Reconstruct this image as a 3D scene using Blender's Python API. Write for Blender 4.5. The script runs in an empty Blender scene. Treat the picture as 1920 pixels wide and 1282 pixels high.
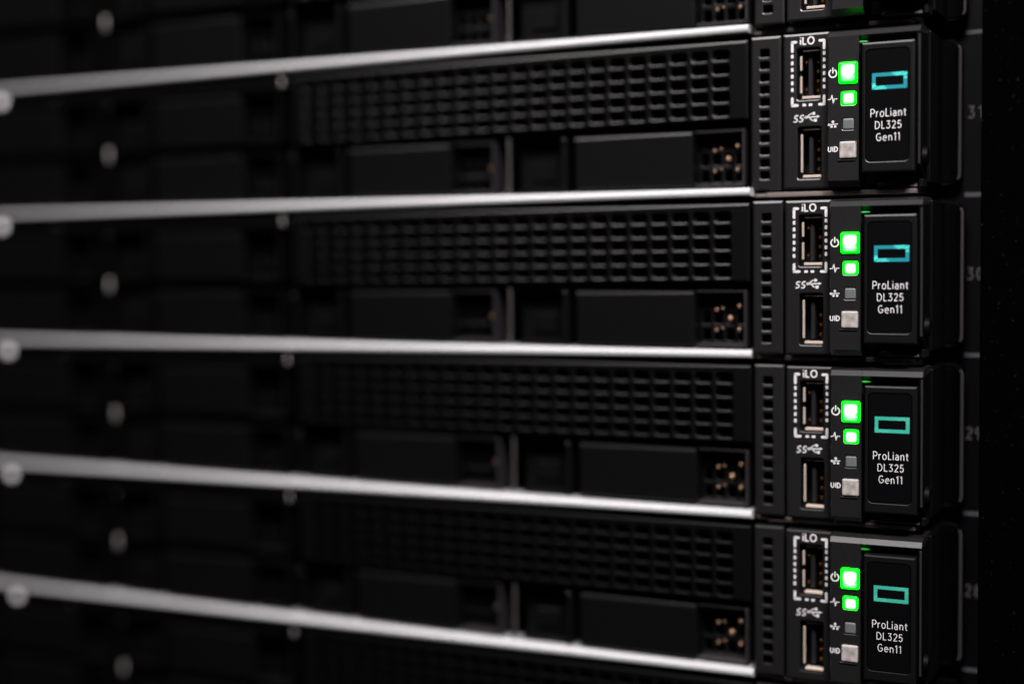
import bpy, bmesh, math
from mathutils import Vector, Matrix

# ------------------------------------------------------------------ camera
S = 0.001                                   # everything is written in millimetres
P = 44.45                                   # height of one rack unit
scene = bpy.context.scene
COL = scene.collection
cam_d = bpy.data.cameras.new('camera')
cam = bpy.data.objects.new('camera', cam_d)
COL.objects.link(cam)
scene.camera = cam
yaw, pitch, roll = 0.4494, 0.0597, -0.0121
fwd = Vector((-math.sin(yaw) * math.cos(pitch), math.cos(yaw) * math.cos(pitch), -math.sin(pitch)))
right = Vector((math.cos(yaw), math.sin(yaw), 0))
up = right.cross(fwd)
r2 = right * math.cos(roll) + up * math.sin(roll)
u2 = -right * math.sin(roll) + up * math.cos(roll)
CP = Vector((109.81, -383.40, -61.74))
m = Matrix((r2, u2, -fwd)).transposed().to_4x4()
m.translation = CP * S
cam.matrix_world = m
cam_d.sensor_width = 36.0
cam_d.lens = 50.0
cam_d.clip_start = 0.01
cam_d.clip_end = 20.0
cam_d.dof.use_dof = True
cam_d.dof.focus_distance = 0.3740
cam_d.dof.aperture_fstop = 2.45

# ------------------------------------------------------------------ world and lamps
w = bpy.data.worlds.new('World')
scene.world = w
w.use_nodes = True
w.node_tree.nodes['Background'].inputs[0].default_value = (0.9, 0.93, 1.0, 1)
w.node_tree.nodes['Background'].inputs[1].default_value = 0.004
scene.view_settings.view_transform = 'Standard'
scene.view_settings.look = 'None'
scene.view_settings.exposure = 0
scene.view_settings.gamma = 1
scene.cycles.use_denoising = True


def lamp(name, loc, target, sx, sy, power, color):
    d = bpy.data.lights.new(name, 'AREA')
    d.shape = 'RECTANGLE'
    d.size, d.size_y = sx * S, sy * S
    d.energy = power
    d.color = color
    o = bpy.data.objects.new(name, d)
    COL.objects.link(o)
    o.location = Vector(loc) * S
    o.rotation_euler = (Vector(target) - Vector(loc)).to_track_quat('-Z', 'Y').to_euler()
    return o


lamp('overhead_lamp', (-110, -620, 760), (-110, -20, -60), 950, 200, 20, (1.0, 0.95, 0.94))
fl = lamp('front_fill_lamp', (330, -430, 520), (75, 0, -60), 200, 140, 2.0, (1.0, 0.95, 0.97))  # added fill from the right, spread narrowed so it fades leftwards
fl.data.spread = math.radians(62)

# ------------------------------------------------------------------ materials


def mat(name, col, rough=0.5, metal=0.0, bump=0.0, bscale=3500, spec=0.5, emis=None, estr=0, dust=0, var=0.0, coat=0):
    M = bpy.data.materials.new(name)
    M.use_nodes = True
    nt = M.node_tree
    b = nt.nodes['Principled BSDF']
    b.inputs['Base Color'].default_value = (*col, 1)
    b.inputs['Roughness'].default_value = rough
    b.inputs['Metallic'].default_value = metal
    b.inputs['Specular IOR Level'].default_value = spec
    b.inputs['Coat Weight'].default_value = coat
    if emis:
        b.inputs['Emission Color'].default_value = (*emis, 1)
        b.inputs['Emission Strength'].default_value = estr
    tc = nt.nodes.new('ShaderNodeTexCoord')
    if bump or var:
        n = nt.nodes.new('ShaderNodeTexNoise')
        n.inputs['Scale'].default_value = bscale
        n.inputs['Detail'].default_value = 3
        nt.links.new(tc.outputs['Object'], n.inputs['Vector'])
        if bump:
            bp = nt.nodes.new('ShaderNodeBump')
            bp.inputs['Strength'].default_value = bump
            bp.inputs['Distance'].default_value = 0.0001
            nt.links.new(n.outputs['Fac'], bp.inputs['Height'])
            nt.links.new(bp.outputs['Normal'], b.inputs['Normal'])
        if var:
            mr = nt.nodes.new('ShaderNodeMapRange')
            mr.inputs['From Min'].default_value = 0.3
            mr.inputs['From Max'].default_value = 0.7
            mr.inputs['To Min'].default_value = 1 - var
            mr.inputs['To Max'].default_value = 1 + var
            nt.links.new(n.outputs['Fac'], mr.inputs['Value'])
            mx = nt.nodes.new('ShaderNodeVectorMath')
            mx.operation = 'SCALE'
            mx.inputs[0].default_value = col
            nt.links.new(mr.outputs['Result'], mx.inputs['Scale'])
            nt.links.new(mx.outputs['Vector'], b.inputs['Base Color'])
    if dust:
        n2 = nt.nodes.new('ShaderNodeTexNoise')
        n2.inputs['Scale'].default_value = 900
        n2.inputs['Detail'].default_value = 4
        nt.links.new(tc.outputs['Object'], n2.inputs['Vector'])
        cr = nt.nodes.new('ShaderNodeValToRGB')
        cr.color_ramp.elements[0].position = 0.66
        cr.color_ramp.elements[0].color = (*col, 1)
        cr.color_ramp.elements[1].position = 0.78
        cr.color_ramp.elements[1].color = (dust, dust * 0.85, dust * 0.6, 1)
        nt.links.new(n2.outputs['Fac'], cr.inputs['Fac'])
        nt.links.new(cr.outputs['Color'], b.inputs['Base Color'])
    return M


M_PLASTIC = mat('textured_black_plastic', (0.0052, 0.005, 0.0053), 0.31, bump=0.1, bscale=4200, spec=0.5, var=0.35)
M_PANEL = mat('fine_black_plastic', (0.0013, 0.0012, 0.0013), 0.31, bump=0.05, bscale=5200, spec=0.25, var=0.25)
M_HANDLE = mat('satin_black_plastic', (0.0018, 0.0018, 0.002), 0.34, bump=0.12, bscale=5200, spec=0.3)
M_GLOSS = mat('glossy_black_label', (0.0012, 0.0012, 0.0014), 0.2)
M_DRIVE = mat('matt_black_plastic', (0.0016, 0.0015, 0.0017), 0.33, bump=0.08, bscale=4200, spec=0.24, var=0.2)
M_DARK = mat('dark_steel', (0.006, 0.006, 0.006), 0.6)
M_ALU = mat('satin_aluminium', (0.37, 0.37, 0.375), 0.5, metal=0.2, bump=0.2, bscale=1500, var=0.06)
M_ZINC = mat('bronzed_zinc_steel', (0.20, 0.165, 0.15), 0.42, metal=0.7, bump=0.2, bscale=900)
M_SHELL = mat('nickel_shell', (0.46, 0.38, 0.32), 0.33, metal=0.45)
M_TONGUE = mat('black_port_tongue', (0.006, 0.0055, 0.006), 0.35)
M_GOLD = mat('gold_contact', (0.22, 0.09, 0.02), 0.35, metal=0.9)
M_COPPER = mat('copper_core', (0.24, 0.145, 0.085), 0.4, metal=0.6)
M_PRINT = mat('white_print', (0.37, 0.355, 0.36), 0.6, var=0.08, bscale=6000)
M_PRINT2 = mat('soft_white_print', (0.42, 0.405, 0.41), 0.6)
M_TICK = mat('grey_print', (0.20, 0.195, 0.22), 0.6)
M_GREEN = mat('green_lens', (0.0, 0.05, 0.005), 0.3, emis=(0.0, 1.0, 0.002), estr=9.0)
M_GREENCORE = mat('lit_white_green_core', (0.03, 0.05, 0.04), 0.3, emis=(0.30, 1.0, 0.50), estr=1.5)
M_STATUSCORE = mat('lit_white_core', (0.03, 0.05, 0.04), 0.3, emis=(0.72, 1.0, 0.80), estr=1.6)
M_LEDPOINT = mat('white_led_point', (0.03, 0.05, 0.04), 0.3, emis=(0.85, 1.0, 0.93), estr=1.0)
M_SPILL = mat('dim_green_led_spill', (0.01, 0.1, 0.02), 0.4, emis=(0.0, 1.0, 0.06), estr=0.28)  # faint emission painting the power lamp's green spill
M_TAB = mat('grey_plated_steel', (0.16, 0.16, 0.155), 0.4, metal=0.7, bump=0.2, bscale=900)
M_RIM = mat('highlit_ear_rim', (0.20, 0.18, 0.185), 0.4, metal=0.3)  # lighter colour paints the highlight along the ear's bevelled edge
M_OFFGREY = mat('unlit_grey_lens', (0.065, 0.072, 0.07), 0.35, var=0.2)
M_UID = mat('frosted_white_button', (0.21, 0.19, 0.18), 0.3, var=0.35, bscale=600, coat=0.3)
M_EDGE = mat('lighter_black_edge', (0.012, 0.011, 0.012), 0.32, bump=0.1)  # lighter black for edges, also paints lit cheek edge and hole walls
M_POST = mat('rack_post_paint', (0.004, 0.004, 0.0048), 0.4, bump=0.15, bscale=2500)
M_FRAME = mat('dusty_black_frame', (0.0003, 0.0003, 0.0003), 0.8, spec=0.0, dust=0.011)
M_BLACK = mat('dead_black_steel', (0.0008, 0.0008, 0.0008), 0.5, spec=0.05)
M_DIVIDER = mat('dull_grey_steel', (0.06, 0.055, 0.052), 0.45, metal=0.5)
M_PIN = mat('bright_plated_pin', (0.95, 0.93, 0.96), 0.4)
M_RIVET = mat('bare_steel_rivet', (0.32, 0.30, 0.30), 0.45, metal=0.5)


def foil(name, base, streak, amount):
    """Teal foil of the emblem: flat colour with fan-like streaks of painted sheen."""
    M = bpy.data.materials.new(name)
    M.use_nodes = True
    nt = M.node_tree
    b = nt.nodes['Principled BSDF']
    b.inputs['Roughness'].default_value = 0.35
    tc = nt.nodes.new('ShaderNodeTexCoord')
    sep = nt.nodes.new('ShaderNodeSeparateXYZ')
    nt.links.new(tc.outputs['Object'], sep.inputs[0])
    at = nt.nodes.new('ShaderNodeMath'); at.operation = 'ARCTAN2'
    nt.links.new(sep.outputs['Z'], at.inputs[0])
    nt.links.new(sep.outputs['X'], at.inputs[1])
    sc_ = nt.nodes.new('ShaderNodeMath'); sc_.operation = 'MULTIPLY'
    sc_.inputs[1].default_value = 5.0
    nt.links.new(at.outputs[0], sc_.inputs[0])
    n = nt.nodes.new('ShaderNodeTexNoise')
    n.noise_dimensions = '1D'
    n.inputs['Scale'].default_value = 2.4
    n.inputs['Detail'].default_value = 4
    nt.links.new(sc_.outputs[0], n.inputs['W'])
    cr = nt.nodes.new('ShaderNodeValToRGB')
    cr.color_ramp.elements[0].position = 0.42
    cr.color_ramp.elements[0].color = (*base, 1)
    cr.color_ramp.elements[1].position = 0.42 + 0.2 / max(amount, 0.1)
    cr.color_ramp.elements[1].color = (*streak, 1)
    xz = nt.nodes.new('ShaderNodeMath'); xz.operation = 'MULTIPLY'
    nt.links.new(sep.outputs['X'], xz.inputs[0])
    nt.links.new(sep.outputs['Z'], xz.inputs[1])
    mk = nt.nodes.new('ShaderNodeMapRange')
    mk.inputs['From Min'].default_value = -1.5e-6
    mk.inputs['From Max'].default_value = 2.0e-6
    nt.links.new(xz.outputs[0], mk.inputs['Value'])
    pr = nt.nodes.new('ShaderNodeMath'); pr.operation = 'MULTIPLY'
    nt.links.new(n.outputs['Fac'], pr.inputs[0])
    nt.links.new(mk.outputs['Result'], pr.inputs[1])
    nt.links.new(pr.outputs[0], cr.inputs['Fac'])
    nt.links.new(cr.outputs['Color'], b.inputs['Base Color'])
    return M


def hot_core(M, cx, cz, radius, inner, outer, strength):
    """die of the lamp glowing through the lens: white in its middle, green towards the rim"""
    nt = M.node_tree
    b = nt.nodes['Principled BSDF']
    tc = nt.nodes.new('ShaderNodeTexCoord')
    n = nt.nodes.new('ShaderNodeTexNoise')
    n.inputs['Scale'].default_value = 900
    mp = nt.nodes.new('ShaderNodeMapping')
    mp.inputs['Location'].default_value = (-cx / radius, 0, -cz / radius)
    mp.inputs['Scale'].default_value = (1 / (radius * S), 0, 1 / (radius * S))
    nt.links.new(tc.outputs['Object'], mp.inputs['Vector'])
    nt.links.new(tc.outputs['Object'], n.inputs['Vector'])
    ln = nt.nodes.new('ShaderNodeVectorMath'); ln.operation = 'LENGTH'
    nt.links.new(mp.outputs['Vector'], ln.inputs[0])
    ad = nt.nodes.new('ShaderNodeMath'); ad.operation = 'MULTIPLY_ADD'
    ad.inputs[1].default_value = 1.3
    nt.links.new(n.outputs['Fac'], ad.inputs[0])
    nt.links.new(ln.outputs['Value'], ad.inputs[2])
    cr = nt.nodes.new('ShaderNodeValToRGB')
    cr.color_ramp.elements[0].position = 0.75
    cr.color_ramp.elements[0].color = (*inner, 1)
    cr.color_ramp.elements[1].position = 1.0
    cr.color_ramp.elements[1].color = (*outer, 1)
    sc2 = nt.nodes.new('ShaderNodeMath'); sc2.operation = 'MULTIPLY'
    sc2.inputs[1].default_value = 0.56
    nt.links.new(ad.outputs[0], sc2.inputs[0])
    nt.links.new(sc2.outputs[0], cr.inputs['Fac'])
    nt.links.new(cr.outputs['Color'], b.inputs['Emission Color'])
    b.inputs['Emission Strength'].default_value = strength


hot_core(M_GREENCORE, 27.9, -14.4, 2.1, (0.95, 1.0, 0.96), (0.10, 1.0, 0.22), 1.1)
M_FOIL_BLUE = foil('teal_blue_foil', (0.006, 0.13, 0.16), (0.05, 0.52, 0.42), 1.2)  # view-dependent sheen of the foil painted in as streaks
M_FOIL_TEAL = foil('turquoise_foil', (0.02, 0.22, 0.16), (0.06, 0.32, 0.25), 0.5)

# ------------------------------------------------------------------ mesh helpers (mm)


def link(name, bm, material, parent=None, smooth=False):
    me = bpy.data.meshes.new(name)
    bmesh.ops.recalc_face_normals(bm, faces=bm.faces)
    bmesh.ops.scale(bm, vec=(S, S, S), verts=bm.verts)
    bm.to_mesh(me)
    bm.free()
    me.materials.append(material)
    if smooth:
        for p in me.polygons:
            p.use_smooth = True
    o = bpy.data.objects.new(name, me)
    COL.objects.link(o)
    if parent:
        o.parent = parent
    return o


def box(bm, x0, x1, y0, y1, z0, z1, b=0.0, seg=2):
    vs = [bm.verts.new((x, y, z)) for x in (x0, x1) for y in (y0, y1) for z in (z0, z1)]
    f = [(0, 1, 3, 2), (4, 6, 7, 5), (0, 4, 5, 1), (2, 3, 7, 6), (0, 2, 6, 4), (1, 5, 7, 3)]
    fs = [bm.faces.new([vs[i] for i in q]) for q in f]
    if b:
        es = set()
        for q in fs:
            es.update(q.edges)
        bmesh.ops.bevel(bm, geom=list(es), offset=b, segments=seg, profile=0.5, affect='EDGES')


def mbox(name, material, parent, *a, **k):
    bm = bmesh.new()
    box(bm, *a, **k)
    return link(name, bm, material, parent)


def rrect(x0, x1, z0, z1, r, n=3):
    """rounded outline, 4*n points, counter-clockwise seen from the front"""
    pts = []
    for cx, cz, a0 in ((x1 - r, z1 - r, 0), (x0 + r, z1 - r, 90), (x0 + r, z0 + r, 180), (x1 - r, z0 + r, 270)):
        for i in range(n):
            a = math.radians(a0 + 90 * i / (n - 1))
            pts.append((cx + r * math.cos(a), cz + r * math.sin(a)))
    return pts


def hole_cell(bm, cell, hole, y, depth, ch, n=4, r=0.6):
    """front skin of one cell round one hole, with a chamfered lip and side walls"""
    cx0, cx1, cz0, cz1 = cell
    hx0, hx1, hz0, hz1 = hole
    inner = rrect(hx0 - ch, hx1 + ch, hz0 - ch, hz1 + ch, r + ch, n)
    wall = rrect(hx0, hx1, hz0, hz1, r, n)
    outer = []
    for q, (sx, sz) in enumerate(((cx1, cz1), (cx0, cz1), (cx0, cz0), (cx1, cz0))):
        for i in range(n):
            px, pz = inner[q * n + i]
            t = i / (n - 1)
            if q in (0, 2):     # starts on the vertical side, ends on the horizontal side
                outer.append((sx, pz) if i == 0 else ((px, sz) if i == n - 1 else (sx, sz)))
            else:
                outer.append((px, sz) if i == 0 else ((sx, pz) if i == n - 1 else (sx, sz)))
    N = len(inner)
    vo = [bm.verts.new((x, y, z)) for x, z in outer]
    vi = [bm.verts.new((x, y, z)) for x, z in inner]
    vw = [bm.verts.new((x, y + ch * 0.46, z)) for x, z in wall]
    vb = [bm.verts.new((x, y + depth, z)) for x, z in wall]
    for i in range(N):
        j = (i + 1) % N
        for A, B in ((vo, vi), (vi, vw), (vw, vb)):
            try:
                bm.faces.new((A[i], A[j], B[j], B[i]))
            except ValueError:
                pass


def panel(x0, x1, z0, z1, y, depth, cells, gx0, gx1, gz0, gz1, ch=0.18, hch=0.15, n=4, r=0.6):
    """plate with chamfered rim; cells = list of (cell, hole) that fill gx0..gx1, gz0..gz1"""
    bm = bmesh.new()
    for c, h in cells:
        hole_cell(bm, c, h, y, depth, hch, n, r)
    a = [(x0 + ch, z0 + ch), (x1 - ch, z0 + ch), (x1 - ch, z1 - ch), (x0 + ch, z1 - ch)]
    g = [(gx0, gz0), (gx1, gz0), (gx1, gz1), (gx0, gz1)]
    o = [(x0, z0), (x1, z0), (x1, z1), (x0, z1)]
    R = [[bm.verts.new((x, yy, z)) for x, z in pts] for pts, yy in ((g, y), (a, y), (o, y + ch * 0.42), (o, y + depth))]
    for A, B in zip(R[:-1], R[1:]):
        for i in range(4):
            j = (i + 1) % 4
            bm.faces.new((A[i], A[j], B[j], B[i]))
    bmesh.ops.remove_doubles(bm, verts=bm.verts, dist=0.0005)
    return bm


def stack(gx0, gx1, gz1, gz0, holes):
    """one column of cells for holes given top to bottom"""
    out = []
    top = gz1
    for i, h in enumerate(holes):
        bot = gz0 if i == len(holes) - 1 else (h[2] + holes[i + 1][3]) / 2
        out.append(((gx0, gx1, bot, top), h))
        top = bot
    return out


def prism(bm, pts, x0, x1):
    """extrude a (y,z) profile along x"""
    a = [bm.verts.new((x0, y, z)) for y, z in pts]
    b = [bm.verts.new((x1, y, z)) for y, z in pts]
    bm.faces.new(a)
    bm.faces.new(b[::-1])
    N = len(pts)
    for i in range(N):
        j = (i + 1) % N
        bm.faces.new((a[i], b[i], b[j], a[j]))


def flat(bm, pts, y, t=0.03):
    """thin printed shape: (x,z) polygon with thickness t towards the viewer"""
    f = [bm.verts.new((x, y - t, z)) for x, z in pts]
    b = [bm.verts.new((x, y, z)) for x, z in pts]
    bm.faces.new(f)
    N = len(pts)
    for i in range(N):
        j = (i + 1) % N
        bm.faces.new((f[i], f[j], b[j], b[i]))


def seg(bm, p, q, wd, y, cap=True):
    """printed stroke from p to q"""
    p, q = Vector(p), Vector(q)
    d = (q - p).normalized()
    n_ = Vector((-d.y, d.x)) * wd / 2
    if not cap:
        flat(bm, [p + n_, q + n_, q - n_, p - n_], y)
        return
    pts = []
    a0 = math.atan2(n_.y, n_.x)
    for i in range(5):
        a = a0 + math.pi * i / 4
        pts.append((p.x + wd / 2 * math.cos(a), p.y + wd / 2 * math.sin(a)))
    for i in range(5):
        a = a0 + math.pi + math.pi * i / 4
        pts.append((q.x + wd / 2 * math.cos(a), q.y + wd / 2 * math.sin(a)))
    flat(bm, pts, y)


def disc(bm, x, z, r, y, n=14, t=0.03):
    flat(bm, [(x + r * math.cos(2 * math.pi * i / n), z + r * math.sin(2 * math.pi * i / n)) for i in range(n)], y, t)


def ring(bm, x, z, r0, r1, a0, a1, y, n=20, t=0.03):
    for i in range(n):
        t0 = math.radians(a0 + (a1 - a0) * i / n)
        t1 = math.radians(a0 + (a1 - a0) * (i + 1) / n)
        flat(bm, [(x + r0 * math.cos(t0), z + r0 * math.sin(t0)), (x + r1 * math.cos(t0), z + r1 * math.sin(t0)),
                  (x + r1 * math.cos(t1), z + r1 * math.sin(t1)), (x + r0 * math.cos(t1), z + r0 * math.sin(t1))], y, t)


def arc(cx, cy, rx, ry, a0, a1, n=10):
    return [(cx + rx * math.cos(math.radians(a0 + (a1 - a0) * i / n)), cy + ry * math.sin(math.radians(a0 + (a1 - a0) * i / n))) for i in range(n + 1)]


# stroke letters, cap height 1: width, list of strokes
GLYPH = {
    'P': (0.60, [[(0.06, 0), (0.06, 1)], [(0.06, 0.96)] + [(0.3, 0.96)] + arc(0.32, 0.70, 0.24, 0.26, 90, -90) + [(0.06, 0.44)]]),
    'r': (0.36, [[(0.05, 0), (0.05, 0.68)], [(0.05, 0.40)] + arc(0.29, 0.38, 0.22, 0.27, 165, 85, 6)]),
    'o': (0.60, [arc(0.29, 0.33, 0.25, 0.33, 90, 450, 22)]),
    'L': (0.48, [[(0.06, 1), (0.06, 0.04), (0.46, 0.04)]]),
    'i': (0.16, [[(0.07, 0), (0.07, 0.68)], [(0.07, 0.88), (0.07, 0.99)]]),
    'a': (0.56, [arc(0.25, 0.48, 0.19, 0.17, 150, 0, 8) + [(0.44, 0)], [(0.44, 0.38), (0.24, 0.38)] + arc(0.23, 0.20, 0.18, 0.18, 90, 270, 10) + arc(0.26, 0.22, 0.18, 0.20, 270, 360, 5)]),
    'n': (0.56, [[(0.06, 0), (0.06, 0.68)], arc(0.26, 0.42, 0.20, 0.23, 180, 0, 12) + [(0.46, 0)]]),
    't': (0.36, [[(0.15, 0.88)] + [(0.15, 0.18)] + arc(0.29, 0.18, 0.14, 0.15, 180, 280, 6), [(0.02, 0.64), (0.34, 0.64)]]),
    'D': (0.70, [[(0.06, 0.04), (0.06, 0.96), (0.25, 0.96)] + arc(0.25, 0.50, 0.37, 0.46, 90, -90, 14) + [(0.06, 0.04)]]),
    '3': (0.58, [[(0.06, 0.96), (0.46, 0.96), (0.25, 0.58)] + arc(0.25, 0.31, 0.24, 0.27, 80, -150, 14)]),
    '2': (0.56, [arc(0.27, 0.73, 0.21, 0.24, 165, -25, 10) + [(0.07, 0.04), (0.50, 0.04)]]),
    '5': (0.56, [[(0.45, 0.96), (0.12, 0.96), (0.09, 0.54)] + arc(0.25, 0.32, 0.23, 0.28, 110, -150, 14)]),
    'G': (0.74, [arc(0.37, 0.50, 0.32, 0.47, 50, 330, 18) + [(0.66, 0.46), (0.40, 0.46)]]),
    'e': (0.58, [[(0.04, 0.36), (0.50, 0.36)] + arc(0.28, 0.33, 0.24, 0.32, 5, 310, 18)]),
    '1': (0.36, [[(0.04, 0.80), (0.22, 0.97), (0.22, 0)]]),
    'O': (0.84, [arc(0.41, 0.50, 0.36, 0.47, 90, 450, 26)]),
    'U': (0.70, [[(0.06, 1), (0.06, 0.36)] + arc(0.32, 0.34, 0.26, 0.31, 180, 360, 12) + [(0.58, 1)]]),
    'I': (0.18, [[(0.08, 0), (0.08, 1)]]),
    'S': (0.60, [arc(0.30, 0.73, 0.22, 0.23, 35, 265, 12) + arc(0.28, 0.27, 0.24, 0.23, 85, -145, 12)]),
    '0': (0.58, [arc(0.27, 0.50, 0.21, 0.47, 90, 450, 22)]),
    '9': (0.58, [arc(0.27, 0.68, 0.21, 0.28, 0, 360, 16), arc(0.10, 0.60, 0.38, 0.58, 5, -75, 8)]),
    '8': (0.58, [arc(0.27, 0.74, 0.19, 0.22, 90, 450, 16), arc(0.27, 0.27, 0.22, 0.24, 90, 450, 16)]),
    '7': (0.54, [[(0.04, 0.96), (0.48, 0.96), (0.18, 0)]]),
}


def ribbon(bm, pts, wd, y, t=0.03):
    """one printed stroke of constant width along a polyline, mitred at its corners"""
    P_ = [Vector(p) for p in pts]
    Q = [P_[0]]
    for p in P_[1:]:
        if (p - Q[-1]).length > 1e-4:
            Q.append(p)
    closed = (Q[0] - Q[-1]).length < 1e-3 and len(Q) > 3
    if closed:
        Q = Q[:-1]
    N = len(Q)
    Lf, Rt = [], []
    for i in range(N):
        p = Q[i]
        a_ = Q[i - 1] if (i > 0 or closed) else None
        b_ = Q[(i + 1) % N] if (i < N - 1 or closed) else None
        d1 = (p - a_).normalized() if a_ is not None else (b_ - p).normalized()
        d2 = (b_ - p).normalized() if b_ is not None else d1
        n1, n2 = Vector((-d1.y, d1.x)), Vector((-d2.y, d2.x))
        mm = (n1 + n2)
        mm = mm.normalized() if mm.length > 1e-6 else n1
        k = min(1.0 / max(mm.dot(n1), 0.3), 2.2)
        Lf.append(p + mm * wd / 2 * k)
        Rt.append(p - mm * wd / 2 * k)
    vl = [bm.verts.new((p.x, y - t, p.y)) for p in Lf]
    vr = [bm.verts.new((p.x, y - t, p.y)) for p in Rt]
    for i in range(N if closed else N - 1):
        j = (i + 1) % N
        bm.faces.new((vl[i], vl[j], vr[j], vr[i]))


def text(name, s, cx, cz, width, height, y, material, parent, shear=0.0, stroke=0.14, gap=0.10):
    """lettering drawn with strokes, fitted to width x cap height (mm), centred on (cx, cz)"""
    total = sum(GLYPH[c][0] for c in s) + gap * (len(s) - 1)
    sx = width / total
    bm = bmesh.new()
    x = cx - width / 2
    lay = 0
    for c in s:
        wd_, strokes = GLYPH[c]
        for st in strokes:
            pts = [(x + px * sx + (pz - 0.5) * height * shear, cz + (pz - 0.5) * height) for px, pz in st]
            ribbon(bm, pts, stroke * height, y, 0.03 + 0.004 * (lay % 3))
            lay += 1
        x += (wd_ + gap) * sx
    me = bpy.data.meshes.new(name)
    bmesh.ops.scale(bm, vec=(S, S, S), verts=bm.verts)
    bm.to_mesh(me)
    bm.free()
    me.materials.append(material)
    ob = bpy.data.objects.new(name, me)
    COL.objects.link(ob)
    if parent:
        ob.parent = parent
    return ob


def thing(name, label, cat, group=None, loc=(0, 0, 0)):
    o = bpy.data.objects.new(name, None)
    COL.objects.link(o)
    o.location = Vector(loc) * S
    o.empty_display_size = 0.01
    o['label'] = label
    o['category'] = cat
    if group:
        o['group'] = group
    return o


# ------------------------------------------------------------------ one server, z = 0 at its top trim
def carrier_parts(parent, R, zt, zb, depth_spots=None):
    """one small drive carrier whose right end is at x = R"""
    zm = (zt + zb) / 2
    # face plate with the rounded top edge
    c = mbox('drive_carrier', M_DRIVE, parent, R - 52.7, R - 16.9, -2.2, 6, zb + 0.1, zt - 0.1, b=0.55, seg=3)
    bm = bmesh.new()
    prism(bm, [(-2.35, zt - 1.0), (-2.15, zt - 0.45), (-1.6, zt - 0.05), (2, zt - 0.05), (2, zt - 1.0)], R - 52.5, R - 17.1)
    link('carrier_brow', bm, M_DRIVE, c)
    # end frame: thin post and shelf of the perforated end
    bm = bmesh.new()
    box(bm, R - 2.7, R - 2.0, -2.0, 8, zb, zt, b=0.15, seg=1)
    box(bm, R - 16.6, R - 2.75, -1.4, 8, zb, zb + 0.8, b=0.15, seg=1)
    box(bm, R - 16.6, R - 2.75, -1.0, 8, zt - 0.6, zt, b=0.15, seg=1)
    link('end_frame', bm, M_EDGE if R > -100 else M_DRIVE, c)
    # perforated end plate
    cells = []
    w_, h_ = 13.8, (zt - zb - 1.5)
    nx, nz = 4, 3
    for i in range(nx):
        for j in range(nz):
            a0 = R - 16.6 + w_ * i / nx
            a1 = a0 + w_ / nx
            b0 = zb + 0.8 + h_ * j / nz
            b1 = b0 + h_ / nz
            m_ = 0.42
            cells.append(((a0, a1, b0, b1), (a0 + m_, a1 - m_, b0 + m_ + .1, b1 - m_ - .1)))
    bm = panel(R - 16.61, R - 2.79, zb + 0.79, zb + 0.81 + h_, 3.2, 1.2, cells, R - 16.6, R - 2.8, zb + 0.8, zb + 0.8 + h_, ch=0.005, hch=0.1, n=3, r=0.5)
    link('perforated_plate', bm, M_HANDLE, c)
    if depth_spots:
        for px, pz, rr in depth_spots:
            X = R - 16.6 + w_ * px
            Z = zb + 0.8 + h_ * pz
            bm = bmesh.new()
            mtx = Matrix.Translation((X, 1.9, Z)) @ Matrix.Diagonal((rr * 0.8, rr * 1.3, rr * 1.1, 1))
            bmesh.ops.create_icosphere(bm, subdivisions=2, radius=1, matrix=mtx)
            link('copper_contact', bm, M_COPPER, c, smooth=True)
    # left handle recess of the carrier
    bm = bmesh.new()
    box(bm, R - 57.2, R - 55.6, -2.0, 8, zb, zt - 0.3, b=0.3, seg=2)
    box(bm, R - 72.2, R - 57.25, 3, 5, zb + 0.7, zt - 0.7)
    box(bm, R - 72.2, R - 57.25, -0.8, 6, zb, zb + 0.6, b=0.1, seg=1)
    link('latch_frame', bm, M_DRIVE, c)
    bm = bmesh.new()
    box(bm, R - 68.5, R - 61.0, 2.2, 3.0, zm - 4.4, zm + 1.0, b=0.2, seg=1)
    link('latch_button', bm, M_DRIVE, c)
    return c


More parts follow.
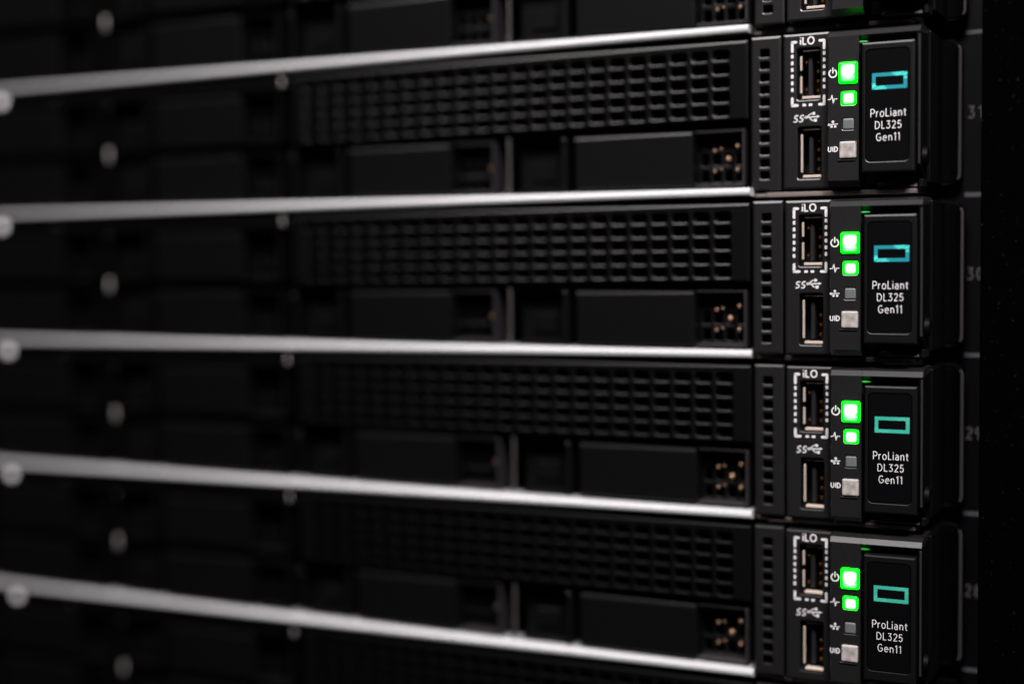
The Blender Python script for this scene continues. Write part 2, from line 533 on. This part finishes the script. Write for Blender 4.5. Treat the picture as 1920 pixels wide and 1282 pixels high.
def build_server():
    t = thing('rack_server', 'rack server', 'server', 'servers stacked in the rack')
    # silver lip along the top of the chassis
    bm = bmesh.new()
    prof = []
    for i in range(13):
        a = math.radians(90 + 180 * i / 12)
        prof.append((-3.2 + 1.12 * math.cos(a), -0.35 + 1.12 * math.sin(a)))
    prof += [(4, -1.47), (4, 0.77)]
    prism(bm, prof, -408, -0.3)
    o = link('top_trim', bm, M_ALU, t)
    for p in o.data.polygons:
        p.use_smooth = len(p.vertices) == 4
    # chassis: lid, floor and back of the front bay
    bm = bmesh.new()
    box(bm, -408, -0.3, 4.1, 90, -1.4, -0.4)
    box(bm, -408, 30, 24, 90, -43.9, -43.0)
    box(bm, -408, 30, 24, 25, -43.0, -1.4)
    link('chassis', bm, M_DARK, t)
    bm = bmesh.new()
    box(bm, 3.6, 43.5, -1.6, 40, -2.05, -0.75, b=0.2, seg=1)
    box(bm, 0.2, 3.55, -0.4, 40, -1.9, -1.0, b=0.2, seg=1)
    link('lid_flange', bm, M_ZINC, t)
    # perforated media bay cover
    cells = []
    px, pz = 6.13, 3.82
    for i in range(23):
        for j in range(5):
            x = -8.3 - px * i
            z = -7.05 - pz * j
            cells.append(((x - px / 2, x + px / 2, z - pz / 2, z + pz / 2), (x - 2.45, x + 2.45, z - 1.45, z + 1.45)))
    gx1, gx0 = -8.3 + px / 2, -8.3 - 22.5 * px
    gz1, gz0 = -7.05 + pz / 2, -7.05 - 4.5 * pz
    bm = panel(-150.5, -0.75, -24.8, -3.55, -3, 5, cells, gx0, gx1, gz0, gz1, ch=0.5, hch=0.24, n=6, r=0.95)
    link('vent_grille', bm, M_PANEL, t)
    # lighter pieces added to imitate the lit inner walls of some holes
    for x, z in ((-9.9, -5.8), (-16.0, -5.8), (-9.9, -21.1), (-22.2, -21.1), (-28.3, -21.1), (-46.7, -5.8)):
        mbox('lit_hole_wall', M_EDGE, t, x - 0.9, x - 0.3, -1.3, 2.6, z - 2.5, z - 0.2, b=0.1, seg=1)
    # drive carriers: two under the grille, two rows in each column of the left cage
    for k in range(5):
        R = -77.0 * k
        carrier_parts(t, R, -27.25, -43.0, [((0.36, 0.66, 0.5), (0.49, 0.69, 0.35), (0.84, 0.73, 0.7), (0.65, 0.49, 0.85), (0.36, 0.26, 0.5), (0.49, 0.30, 0.35), (0.84, 0.27, 0.75)), ((0.84, 0.5, 0.6),)][k] if k < 2 else None)
        if k >= 2:
            carrier_parts(t, R, -8.1, -23.9)
    for k in range(5):
        R = -77.0 * k
        top = -25.4 if k < 2 else -7.9
        bm = bmesh.new()
        if k == 0:
            box(bm, R - 74.8, R - 74.1, -1.6, -0.4, -43.2, top - 1.2, b=0.3, seg=2)
        else:
            box(bm, R - 75.4, R - 74.0, -0.4, 12, -43.2, top, b=0.3, seg=2)
        link('bay_divider', bm, M_DIVIDER if k == 0 else M_DRIVE, t)
    # brow strip above the left cage and its bright rivets
    mbox('cage_brow', M_PANEL, t, -408, -152, -2.2, 6, -7.2, -2.2, b=0.4)
    for (x, z, rx, rz) in ((-275.2, -4.3, 2.2, 2.2), (-249.5, -5.0, 0.5, 0.5), (-226.6, -25.5, 0.7, 2.4), (-154.6, -5.2, 0.45, 1.5),
                           (-303.5, -25.5, 0.55, 1.6), (-74.4, -42.3, 0.55, 0.55), (-56.4, -27.7, 0.4, 0.28), (-380, -25.5, 0.55, 1.6),
                           (-226.4, -8.6, 0.3, 0.6), (-151.0, -29.0, 0.25, 0.5)):
        bm = bmesh.new()
        bmesh.ops.create_uvsphere(bm, u_segments=12, v_segments=8, radius=1,
                                  matrix=Matrix.Translation((x, -2.3, z)) @ Matrix.Diagonal((rx, 0.5, rz, 1)))
        link('rivet', bm, M_PIN if rx > 2 else (M_RIVET if rz > 0.6 else M_DIVIDER), t, smooth=True)

    # ---- vent column
    holes = [(2.75, 5.55, -7.45 - 3.295 * i - 1.15, -7.45 - 3.295 * i + 1.15) for i in range(11)]
    bm = panel(0.45, 8.65, -44.5, -3.1, -3.5, 5, stack(1.6, 7.4, -5.6, -42.3, holes), 1.6, 7.4, -42.3, -5.6, ch=0.5, hch=0.16, n=4, r=0.45)
    link('vent_column', bm, M_PLASTIC, t)
    mbox('column_back', M_DARK, t, 0.6, 8.5, 1.7, 3, -44.3, -3.3)

    # ---- port panel
    Y = -5.0
    holes = [(13.3, 19.8, -20.9, -7.0), (13.5, 20.0, -41.9, -27.9)]
    bm = panel(9.75, 22.1, -44.4, -3.25, Y, 9, stack(11.5, 21, -4.6, -43.2, holes), 11.5, 21, -43.2, -4.6, ch=0.5, hch=0.22, n=4, r=0.7)
    pp = link('port_panel', bm, M_PLASTIC, t)
    for q, (x0, x1, zb, zt) in enumerate(holes):
        # metal shell of the port: a folded sheet with a notch in its left wall
        bm = bmesh.new()
        th = 0.42
        sx0, sx1, sz0, sz1 = x0 + 0.95, x1 - 0.15, zb + 0.35, zt - 0.45
        box(bm, sx0 + 0.5, sx1, Y + 0.15, Y + 2.2, sz0, sz0 + 0.75, b=0.12, seg=1)
        box(bm, sx0 + 0.5, sx1, Y + 0.75, Y + 2.2, sz1 - th, sz1, b=0.1, seg=1)
        if q == 0:
            zmid = (sz0 + sz1) / 2 + 0.2
            box(bm, sx0 - 0.2, sx0 + 0.3, Y + 0.9, Y + 1.5, sz0 + 1.6, zmid - 0.6, b=0.1, seg=1)
            box(bm, sx0 - 0.2, sx0 + 0.3, Y + 0.9, Y + 1.5, zmid + 0.9, sz1 - 1.6, b=0.1, seg=1)
        else:
            box(bm, sx0 - 0.2, sx0 + 0.3, Y + 0.9, Y + 1.5, sz0 + 1.5, sz1 - 1.5, b=0.1, seg=1)
        sh = link('port_shell', bm, M_SHELL, pp)
        bm = bmesh.new()
        box(bm, x0 + 2.6, x0 + 3.7, Y + 2.4, Y + 9, sz0 + 1.2, sz1 - 1.4, b=0.15, seg=1)
        link('port_tongue', bm, M_TONGUE, pp)
        mbox('port_back', M_DARK, pp, x0 - 0.2, x1 + 0.2, Y + 8.6, Y + 9.3, zb - 0.2, zt + 0.2)
        bm = bmesh.new()
        for i in range(4):
            zc = sz1 - 3.0 - i * (sz1 - sz0 - 5.4) / 3
            box(bm, x0 + 4.75, x0 + 5.4, Y + 3.2, Y + 6, zc - 0.38, zc + 0.38, b=0.06, seg=1)
        if q == 0:
            for zc in (sz1 - 3.1, sz0 + 2.7):
                box(bm, x0 + 1.9, x0 + 2.35, Y + 2.2, Y + 2.8, zc - 0.3, zc + 0.3, b=0.08, seg=1)
        link('port_contact', bm, M_GOLD, pp)
    # printed dashed frame round the upper port
    bm = bmesh.new()
    L_, R_, T_, B_ = 12.15, 20.75, -5.35, -22.15
    wd = 0.7
    seg(bm, (L_, T_ - 0.3), (L_, T_ - 2.4), wd, Y)
    seg(bm, (L_, T_), (L_ + 1.0, T_), wd, Y)
    seg(bm, (R_, T_ - 0.3), (R_, T_ - 2.1), wd, Y)
    seg(bm, (R_, T_), (R_ - 1.2, T_), wd, Y)
    seg(bm, (L_, B_ + 0.3), (L_, B_ + 1.9), wd, Y)
    seg(bm, (L_, B_), (L_ + 1.4, B_), wd, Y)
    seg(bm, (R_, B_ + 0.3), (R_, B_ + 2.2), wd, Y)
    seg(bm, (R_, B_), (R_ - 1.3, B_), wd, Y)
    for i in range(6):
        z = T_ - 3.75 - i * 1.77
        flat(bm, rrect(L_ - 0.34, L_ + 0.34, z - 0.5, z + 0.5, 0.15), Y)
        z = T_ - 3.35 - i * 1.77
        flat(bm, rrect(R_ - 0.34, R_ + 0.34, z - 0.5, z + 0.5, 0.15), Y)
    for x in (15.4, 17.1):
        flat(bm, rrect(x - 0.48, x + 0.48, B_ - 0.33, B_ + 0.33, 0.15), Y)
    link('dashed_frame_print', bm, M_PRINT, pp)
    text('lettering', 'iLO', 16.2, -5.15, 3.9, 1.95, Y, M_PRINT, pp, stroke=0.2, gap=0.14)
    # USB mark: SS and trident
    text('lettering', 'SS', 13.95, -25.7, 2.75, 1.85, Y, M_PRINT, pp, shear=0.3, stroke=0.17, gap=0.14)
    bm = bmesh.new()
    zc = -25.35
    seg(bm, (15.5, zc - 0.15), (18.9, zc - 0.02), 0.32, Y)
    flat(bm, [(18.8, zc + 0.42), (19.6, zc), (18.8, zc - 0.42)], Y)
    disc(bm, 15.95, zc - 0.1, 0.36, Y)
    seg(bm, (16.1, zc - 0.1), (17.1, zc + 0.8), 0.28, Y)
    seg(bm, (17.1, zc + 0.8), (17.7, zc + 0.85), 0.28, Y)
    disc(bm, 17.95, zc + 0.85, 0.42, Y)
    seg(bm, (16.7, zc - 0.1), (17.5, zc - 0.95), 0.28, Y)
    seg(bm, (17.5, zc - 0.95), (18.2, zc - 0.95), 0.28, Y)
    flat(bm, rrect(18.0, 18.8, zc - 1.35, zc - 0.55, 0.1), Y)
    link('trident_print', bm, M_PRINT, pp)

    # ---- control strip with the lamps and buttons
    Y = -8.0
    x0, x1 = 22.4, 30.55
    zt, zb = -5.15, -42.7
    btn = [('power_button', 25.45, 30.05, -17.35, -12.0, M_GREEN), ('status_light', 25.95, 29.7, -23.05, -19.55, M_GREEN),
           ('network_light', 26.3, 29.3, -29.5, -26.5, M_OFFGREY), ('id_button', 25.55, 29.95, -37.05, -32.55, M_UID)]
    holes = [(b[1] - 0.12, b[2] + 0.12, b[3] - 0.12, b[4] + 0.12) for b in btn]
    bm = bmesh.new()
    for c, h in stack(x0 + 1.0, x1 - 0.02, zt, zb, [(h[0], h[1], h[2], h[3]) for h in holes]):
        hole_cell(bm, c, h, Y, 3.5, 0.14, 4, 0.5)
    # left margin, chamfers and sides
    lx = x0 + 0.25
    prof = [(Y, zb), (Y, zt), (Y + 1.08, zt + 1.31), (Y + 3.4, zt + 2.05), (6, zt + 2.15), (6, zb - 1.7), (Y + 2.2, zb - 1.65)]

    def quad(a, b, c, d):
        bm.faces.new([bm.verts.new(p) for p in (a, b, c, d)])
    quad((lx, Y, zb), (x0 + 1.0, Y, zb), (x0 + 1.0, Y, zt), (lx, Y, zt))
    quad((x1 - 0.02, Y, zb), (x1, Y, zb), (x1, Y, zt), (x1 - 0.02, Y, zt))
    quad((x0, Y + 0.3, zb), (lx, Y, zb), (lx, Y, zt), (x0, Y + 0.3, zt))
    for (ya, za), (yb, zb_) in zip(prof[1:5], prof[2:6]):
        quad((x0, ya, za), (x1, ya, za), (x1, yb, zb_), (x0, yb, zb_))
    quad((x0, prof[5][0], prof[5][1]), (x1, prof[5][0], prof[5][1]), (x1, prof[6][0], prof[6][1]), (x0, prof[6][0], prof[6][1]))
    quad((x0, prof[6][0], prof[6][1]), (x1, prof[6][0], prof[6][1]), (x1, Y, zb), (x0, Y, zb))
    for xx in (x0, x1):
        bm.faces.new([bm.verts.new((xx, y + (0.3 if (xx == x0 and y == Y) else 0), z)) for y, z in prof])
    bmesh.ops.remove_doubles(bm, verts=bm.verts, dist=0.0005)
    cs = link('control_strip', bm, M_PLASTIC, t)
    for name, a, b, c, d, mm in btn:
        proud = 0.75 if name in ('power_button', 'id_button') else 0.15
        bm = bmesh.new()
        box(bm, a, b, Y - proud, Y + 2.5, c, d, b=0.45, seg=3)
        o = link(name, bm, mm, cs)
        if mm == M_GREEN:
            o['label'] = 'lit green ' + name.replace('_', ' ')
            m_ = 0.62
            bm = bmesh.new()
            flat(bm, rrect(a + m_, b - m_ * 0.75, c + m_ * 0.7, d - m_, 0.5, 4), Y - proud, 0.05)
            link('light_core', bm, M_GREENCORE if name == 'power_button' else M_STATUSCORE, cs)
        elif name == 'id_button':
            mbox('button_seat', M_EDGE, cs, a - 0.5, b - 0.2, Y - 0.35, Y + 0.1, c - 0.55, c - 0.25, b=0.1, seg=1)
        else:
            mbox('button_seat', M_EDGE, cs, a - 0.3, b + 0.2, Y - 0.12, Y + 0.1, c - 0.5, c - 0.3, b=0.05, seg=1)
    # printed symbols
    ix = 23.75
    bm = bmesh.new()
    ring(bm, ix, -14.65, 0.82, 1.18, 115, 425, Y)
    seg(bm, (ix, -13.25), (ix, -14.5), 0.34, Y)
    link('power_symbol_print', bm, M_PRINT, cs)
    bm = bmesh.new()
    pts = [(-1.2, -0.1), (-0.55, 0.0), (-0.2, 1.05), (0.12, -1.05), (0.45, 0.15), (0.75, 0.0), (1.1, 0.05)]
    for p, q in zip(pts[:-1], pts[1:]):
        seg(bm, (ix + p[0], -21.35 + p[1]), (ix + q[0], -21.35 + q[1]), 0.26, Y)
    link('pulse_symbol_print', bm, M_PRINT, cs)
    bm = bmesh.new()
    nz = -27.95
    seg(bm, (ix - 1.0, nz - 0.05), (ix + 1.2, nz + 0.05), 0.24, Y)
    disc(bm, ix - 0.95, nz - 0.05, 0.34, Y)
    disc(bm, ix + 0.05, nz + 0.65, 0.36, Y)
    seg(bm, (ix + 0.05, nz + 0.6), (ix + 0.05, nz), 0.22, Y)
    flat(bm, rrect(ix - 0.6, ix - 0.02, nz - 0.85, nz - 0.3, 0.08), Y)
    flat(bm, rrect(ix + 0.35, ix + 0.95, nz - 0.85, nz - 0.3, 0.08), Y)
    link('network_symbol_print', bm, M_PRINT, cs)
    text('lettering', 'UID', ix + 0.05, -34.45, 2.6, 1.3, Y, M_PRINT, cs, stroke=0.22, gap=0.16)

    # ---- latch housing and its swinging handle
    bm = bmesh.new()
    hx0, hx1 = 30.6, 46.2
    # top cap with the same chamfer, undercut towards the recess
    prism(bm, [(Y, zt), (Y + 1.08, zt + 1.31), (Y + 3.4, zt + 2.05), (6, zt + 2.15), (6, -9.5), (-1.2, -8.6), (Y + 0.35, zt - 0.35)], hx0, hx1 - 0.02)
    box(bm, hx0, hx1 - 0.95, 2.0, 6, -43.4, -9.6)
    link('latch_housing', bm, M_PLASTIC, t)
    bm = bmesh.new()
    prism(bm, [(Y + 0.2, zt - 0.3), (22, -3.2), (22, -43.9), (0.5, -43.9), (-1.5, -42.6), (Y + 1.2, -39.2)], hx1 - 0.9, hx1)
    link('side_cheek', bm, M_BLACK, t)
    mbox('cheek_edge', M_EDGE, t, hx1 - 0.5, hx1 + 0.06, Y + 0.05, Y + 0.3, -39.0, zt - 0.8, b=0.08, seg=1)  # lighter strip paints the light on the cheek's front edge
    mbox('side_cover', M_BLACK, t, hx1 - 1.2, hx1 + 0.9, 3, 22, -43.6, -3.6, b=0.5)
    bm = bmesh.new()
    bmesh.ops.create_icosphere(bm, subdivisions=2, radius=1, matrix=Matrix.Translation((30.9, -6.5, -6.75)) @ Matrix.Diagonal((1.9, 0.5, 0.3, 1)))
    link('led_spill_glow', bm, M_SPILL, t, smooth=True)  # added glowing blob standing in for green light in the recess corner
    Yh = -9.7
    a, b, c, d = 31.7, 45.05, -40.9, -7.6
    bm = panel(a, b, c, d, Yh, 6, [((a + 0.5, b - 0.5, c + 0.8, d - 0.5), (32.55, 43.85, -38.3, -9.3))], a + 0.5, b - 0.5, c + 0.8, d - 0.5,
               ch=0.4, hch=0.15, n=7, r=1.3)
    lh = link('latch_handle', bm, M_HANDLE, t)
    bm = bmesh.new()
    flat(bm, rrect(32.75, 43.65, -38.1, -9.5, 1.15, 7), Yh + 1.0, 0.85)
    link('label_plate', bm, M_GLOSS, lh)
    Yl = Yh + 0.15
    bm = bmesh.new()
    lx0, lx1, lz0, lz1 = -4.45, 4.45, -2.1, 2.1
    q = 0.92
    for r_ in ((lx0, lx1, lz1 - q, lz1), (lx0, lx1, lz0, lz0 + q), (lx0, lx0 + q, lz0 + q, lz1 - q), (lx1 - q, lx1, lz0 + q, lz1 - q)):
        flat(bm, [(r_[0], r_[2]), (r_[1], r_[2]), (r_[1], r_[3]), (r_[0], r_[3])], 0, 0.03)
    lg = link('emblem', bm, M_FOIL_BLUE, lh)
    lg.location = (38.75 * S, Yl * S, -17.6 * S)
    text('lettering', 'ProLiant', 38.45, -25.7, 9.1, 2.05, Yl, M_PRINT2, lh, stroke=0.092, gap=0.17)
    text('lettering', 'DL325', 38.45, -28.85, 6.8, 1.98, Yl, M_PRINT2, lh, stroke=0.092, gap=0.17)
    text('lettering', 'Gen11', 38.45, -31.95, 6.2, 1.98, Yl, M_PRINT2, lh, stroke=0.092, gap=0.17)
    # folded metal tab below the handle
    bm = bmesh.new()
    prism(bm, [(-2.6, -44.6), (-2.6, -44.2), (-0.8, -43.1), (4, -43.0), (4, -44.6)], 34.2, 44.6)
    link('latch_tab', bm, M_TAB, t)
    mbox('latch_hook', M_HANDLE, t, 45.0, 46.3, -3.0, 3, -44.9, -42.6, b=0.25, seg=1)
    # pivot screw on the side
    bm = bmesh.new()
    bmesh.ops.create_cone(bm, cap_ends=True, segments=28, radius1=2.75, radius2=2.3, depth=1.1,
                          matrix=Matrix.Translation((hx1 + 0.6, -2.2, -36.9)) @ Matrix.Rotation(math.pi / 2, 4, 'Y'))
    link('pivot_screw', bm, M_BLACK, t)
    # mounting ear lying on the rack post
    bm = bmesh.new()
    prev = None
    for dx_, yy in ((-0.9, 22.7), (-0.62, 22.55), (-0.35, 22.62), (-0.12, 22.85), (0, 23.3), (0, 25.5)):
        pts = rrect(40 - dx_, 52.1 + dx_, -43.9 - dx_, -3.6 + dx_, 3.0, 6)
        cur = [bm.verts.new((x, yy, z)) for x, z in pts]
        if prev is None:
            bm.faces.new(cur)
        else:
            for i in range(len(cur)):
                j = (i + 1) % len(cur)
                bm.faces.new((prev[i], prev[j], cur[j], cur[i]))
        prev = cur
    link('mounting_ear', bm, M_BLACK, t)
    mbox('ear_face', M_BLACK, t, 41, 50.6, 22.3, 22.68, -42.5, -5.0, b=0.1)
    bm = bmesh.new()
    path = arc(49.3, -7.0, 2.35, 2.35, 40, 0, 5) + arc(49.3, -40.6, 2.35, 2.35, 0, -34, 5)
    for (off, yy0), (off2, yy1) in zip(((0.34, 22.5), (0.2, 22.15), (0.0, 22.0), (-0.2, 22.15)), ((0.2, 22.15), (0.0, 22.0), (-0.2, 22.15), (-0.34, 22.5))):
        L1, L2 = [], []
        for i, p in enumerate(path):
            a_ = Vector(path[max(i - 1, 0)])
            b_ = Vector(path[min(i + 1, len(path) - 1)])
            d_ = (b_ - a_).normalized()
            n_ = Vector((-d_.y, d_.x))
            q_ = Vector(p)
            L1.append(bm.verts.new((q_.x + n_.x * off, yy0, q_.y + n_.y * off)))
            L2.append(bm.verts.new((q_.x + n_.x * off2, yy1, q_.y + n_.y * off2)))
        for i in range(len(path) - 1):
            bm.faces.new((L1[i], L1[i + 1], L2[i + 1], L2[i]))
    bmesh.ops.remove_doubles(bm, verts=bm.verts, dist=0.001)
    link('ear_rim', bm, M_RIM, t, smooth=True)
    # plain left ear
    mbox('mounting_ear', M_PANEL, t, -432, -409, -2, 6, -43.9, -2.6, b=0.5)
    return t


proto = build_server()


def kids(o):
    return [c for c in bpy.data.objects if c.parent == o]


def copy_tree(o, parent, table):
    c = o.copy()
    COL.objects.link(c)
    c.parent = parent
    for ch in table.get(o, []):
        copy_tree(ch, c, table)
    return c


table = {}
for ob in list(bpy.data.objects):
    if ob.parent:
        table.setdefault(ob.parent, []).append(ob)

spots = {-1: (0.1, 0.4), 0: (-1.24, 1.93), 1: (0.0, -1.02), 2: (0.08, 0.0), 3: (0.07, -0.46), 4: (0.4, 0.0)}
labels = {
    -1: 'topmost black rack server, mostly cut off by the top edge of the picture',
    0: 'server with blue streaked emblem and lit green lamps, highest of those fully in view',
    1: 'server with blue streaked emblem, directly above a server with turquoise emblem',
    2: 'server with plain turquoise emblem directly under the ones with blue emblems',
    3: 'lowest server with lit green lamps and a turquoise emblem, near number 28 on the post',
    4: 'lowest black rack server, showing only its silver trim and grille at the bottom edge',
}
servers = {}
for k in range(-1, 5):
    servers[k] = proto if k == 0 else copy_tree(proto, None, table)
for k, o in servers.items():
    dx, dy = spots[k]
    o.location = (dx * S, dy * S, -P * k * S)
    o['label'] = labels[k]

# the emblem of the two upper servers is painted with blue sheen streaks, the lower ones plain turquoise
for k in (2, 3, 4):
    for hnd in kids(servers[k]):
        if hnd.name.startswith('latch_handle'):
            for e in kids(hnd):
                if e.name.startswith('emblem'):
                    e.data = e.data.copy()
                    e.data.materials[0] = M_FOIL_TEAL
                    e['label'] = 'plain turquoise emblem'

# ------------------------------------------------------------------ rack post with unit numbers
post = thing('rack_post', 'black upright rack post with small grey unit numbers to the right of the servers', 'rack post')
bm = bmesh.new()
box(bm, 40, 78, 28, 31, -P * 5 - 60, 110, b=0.4)
box(bm, 40, 43, 31.05, 80, -P * 5 - 60, 110, b=0.4)
link('post_flange', bm, M_POST, post)
for k in range(-1, 6):
    z = -P * k
    mbox('tick_mark', M_TICK, post, 51.3, 62, 27.93, 28.02, z - 2.2, z - 1.1)
for k in range(-1, 5):
    d = str(31 - k)
    text('lettering', d[0], 52.95, -P * k - 23.5, 1.75, 3.3, 27.98, M_TICK, post, stroke=0.13)
    text('lettering', d[1], 55.5, -P * k - 23.5, 1.75, 3.3, 27.98, M_TICK, post, stroke=0.13)
post2 = thing('rack_post', 'black upright rack post at the far left end of the servers', 'rack post')
mbox('post_flange', M_POST, post2, -455, -409, 8, 11, -P * 5 - 60, 110, b=0.4)

# ------------------------------------------------------------------ cabinet frame in front of the post
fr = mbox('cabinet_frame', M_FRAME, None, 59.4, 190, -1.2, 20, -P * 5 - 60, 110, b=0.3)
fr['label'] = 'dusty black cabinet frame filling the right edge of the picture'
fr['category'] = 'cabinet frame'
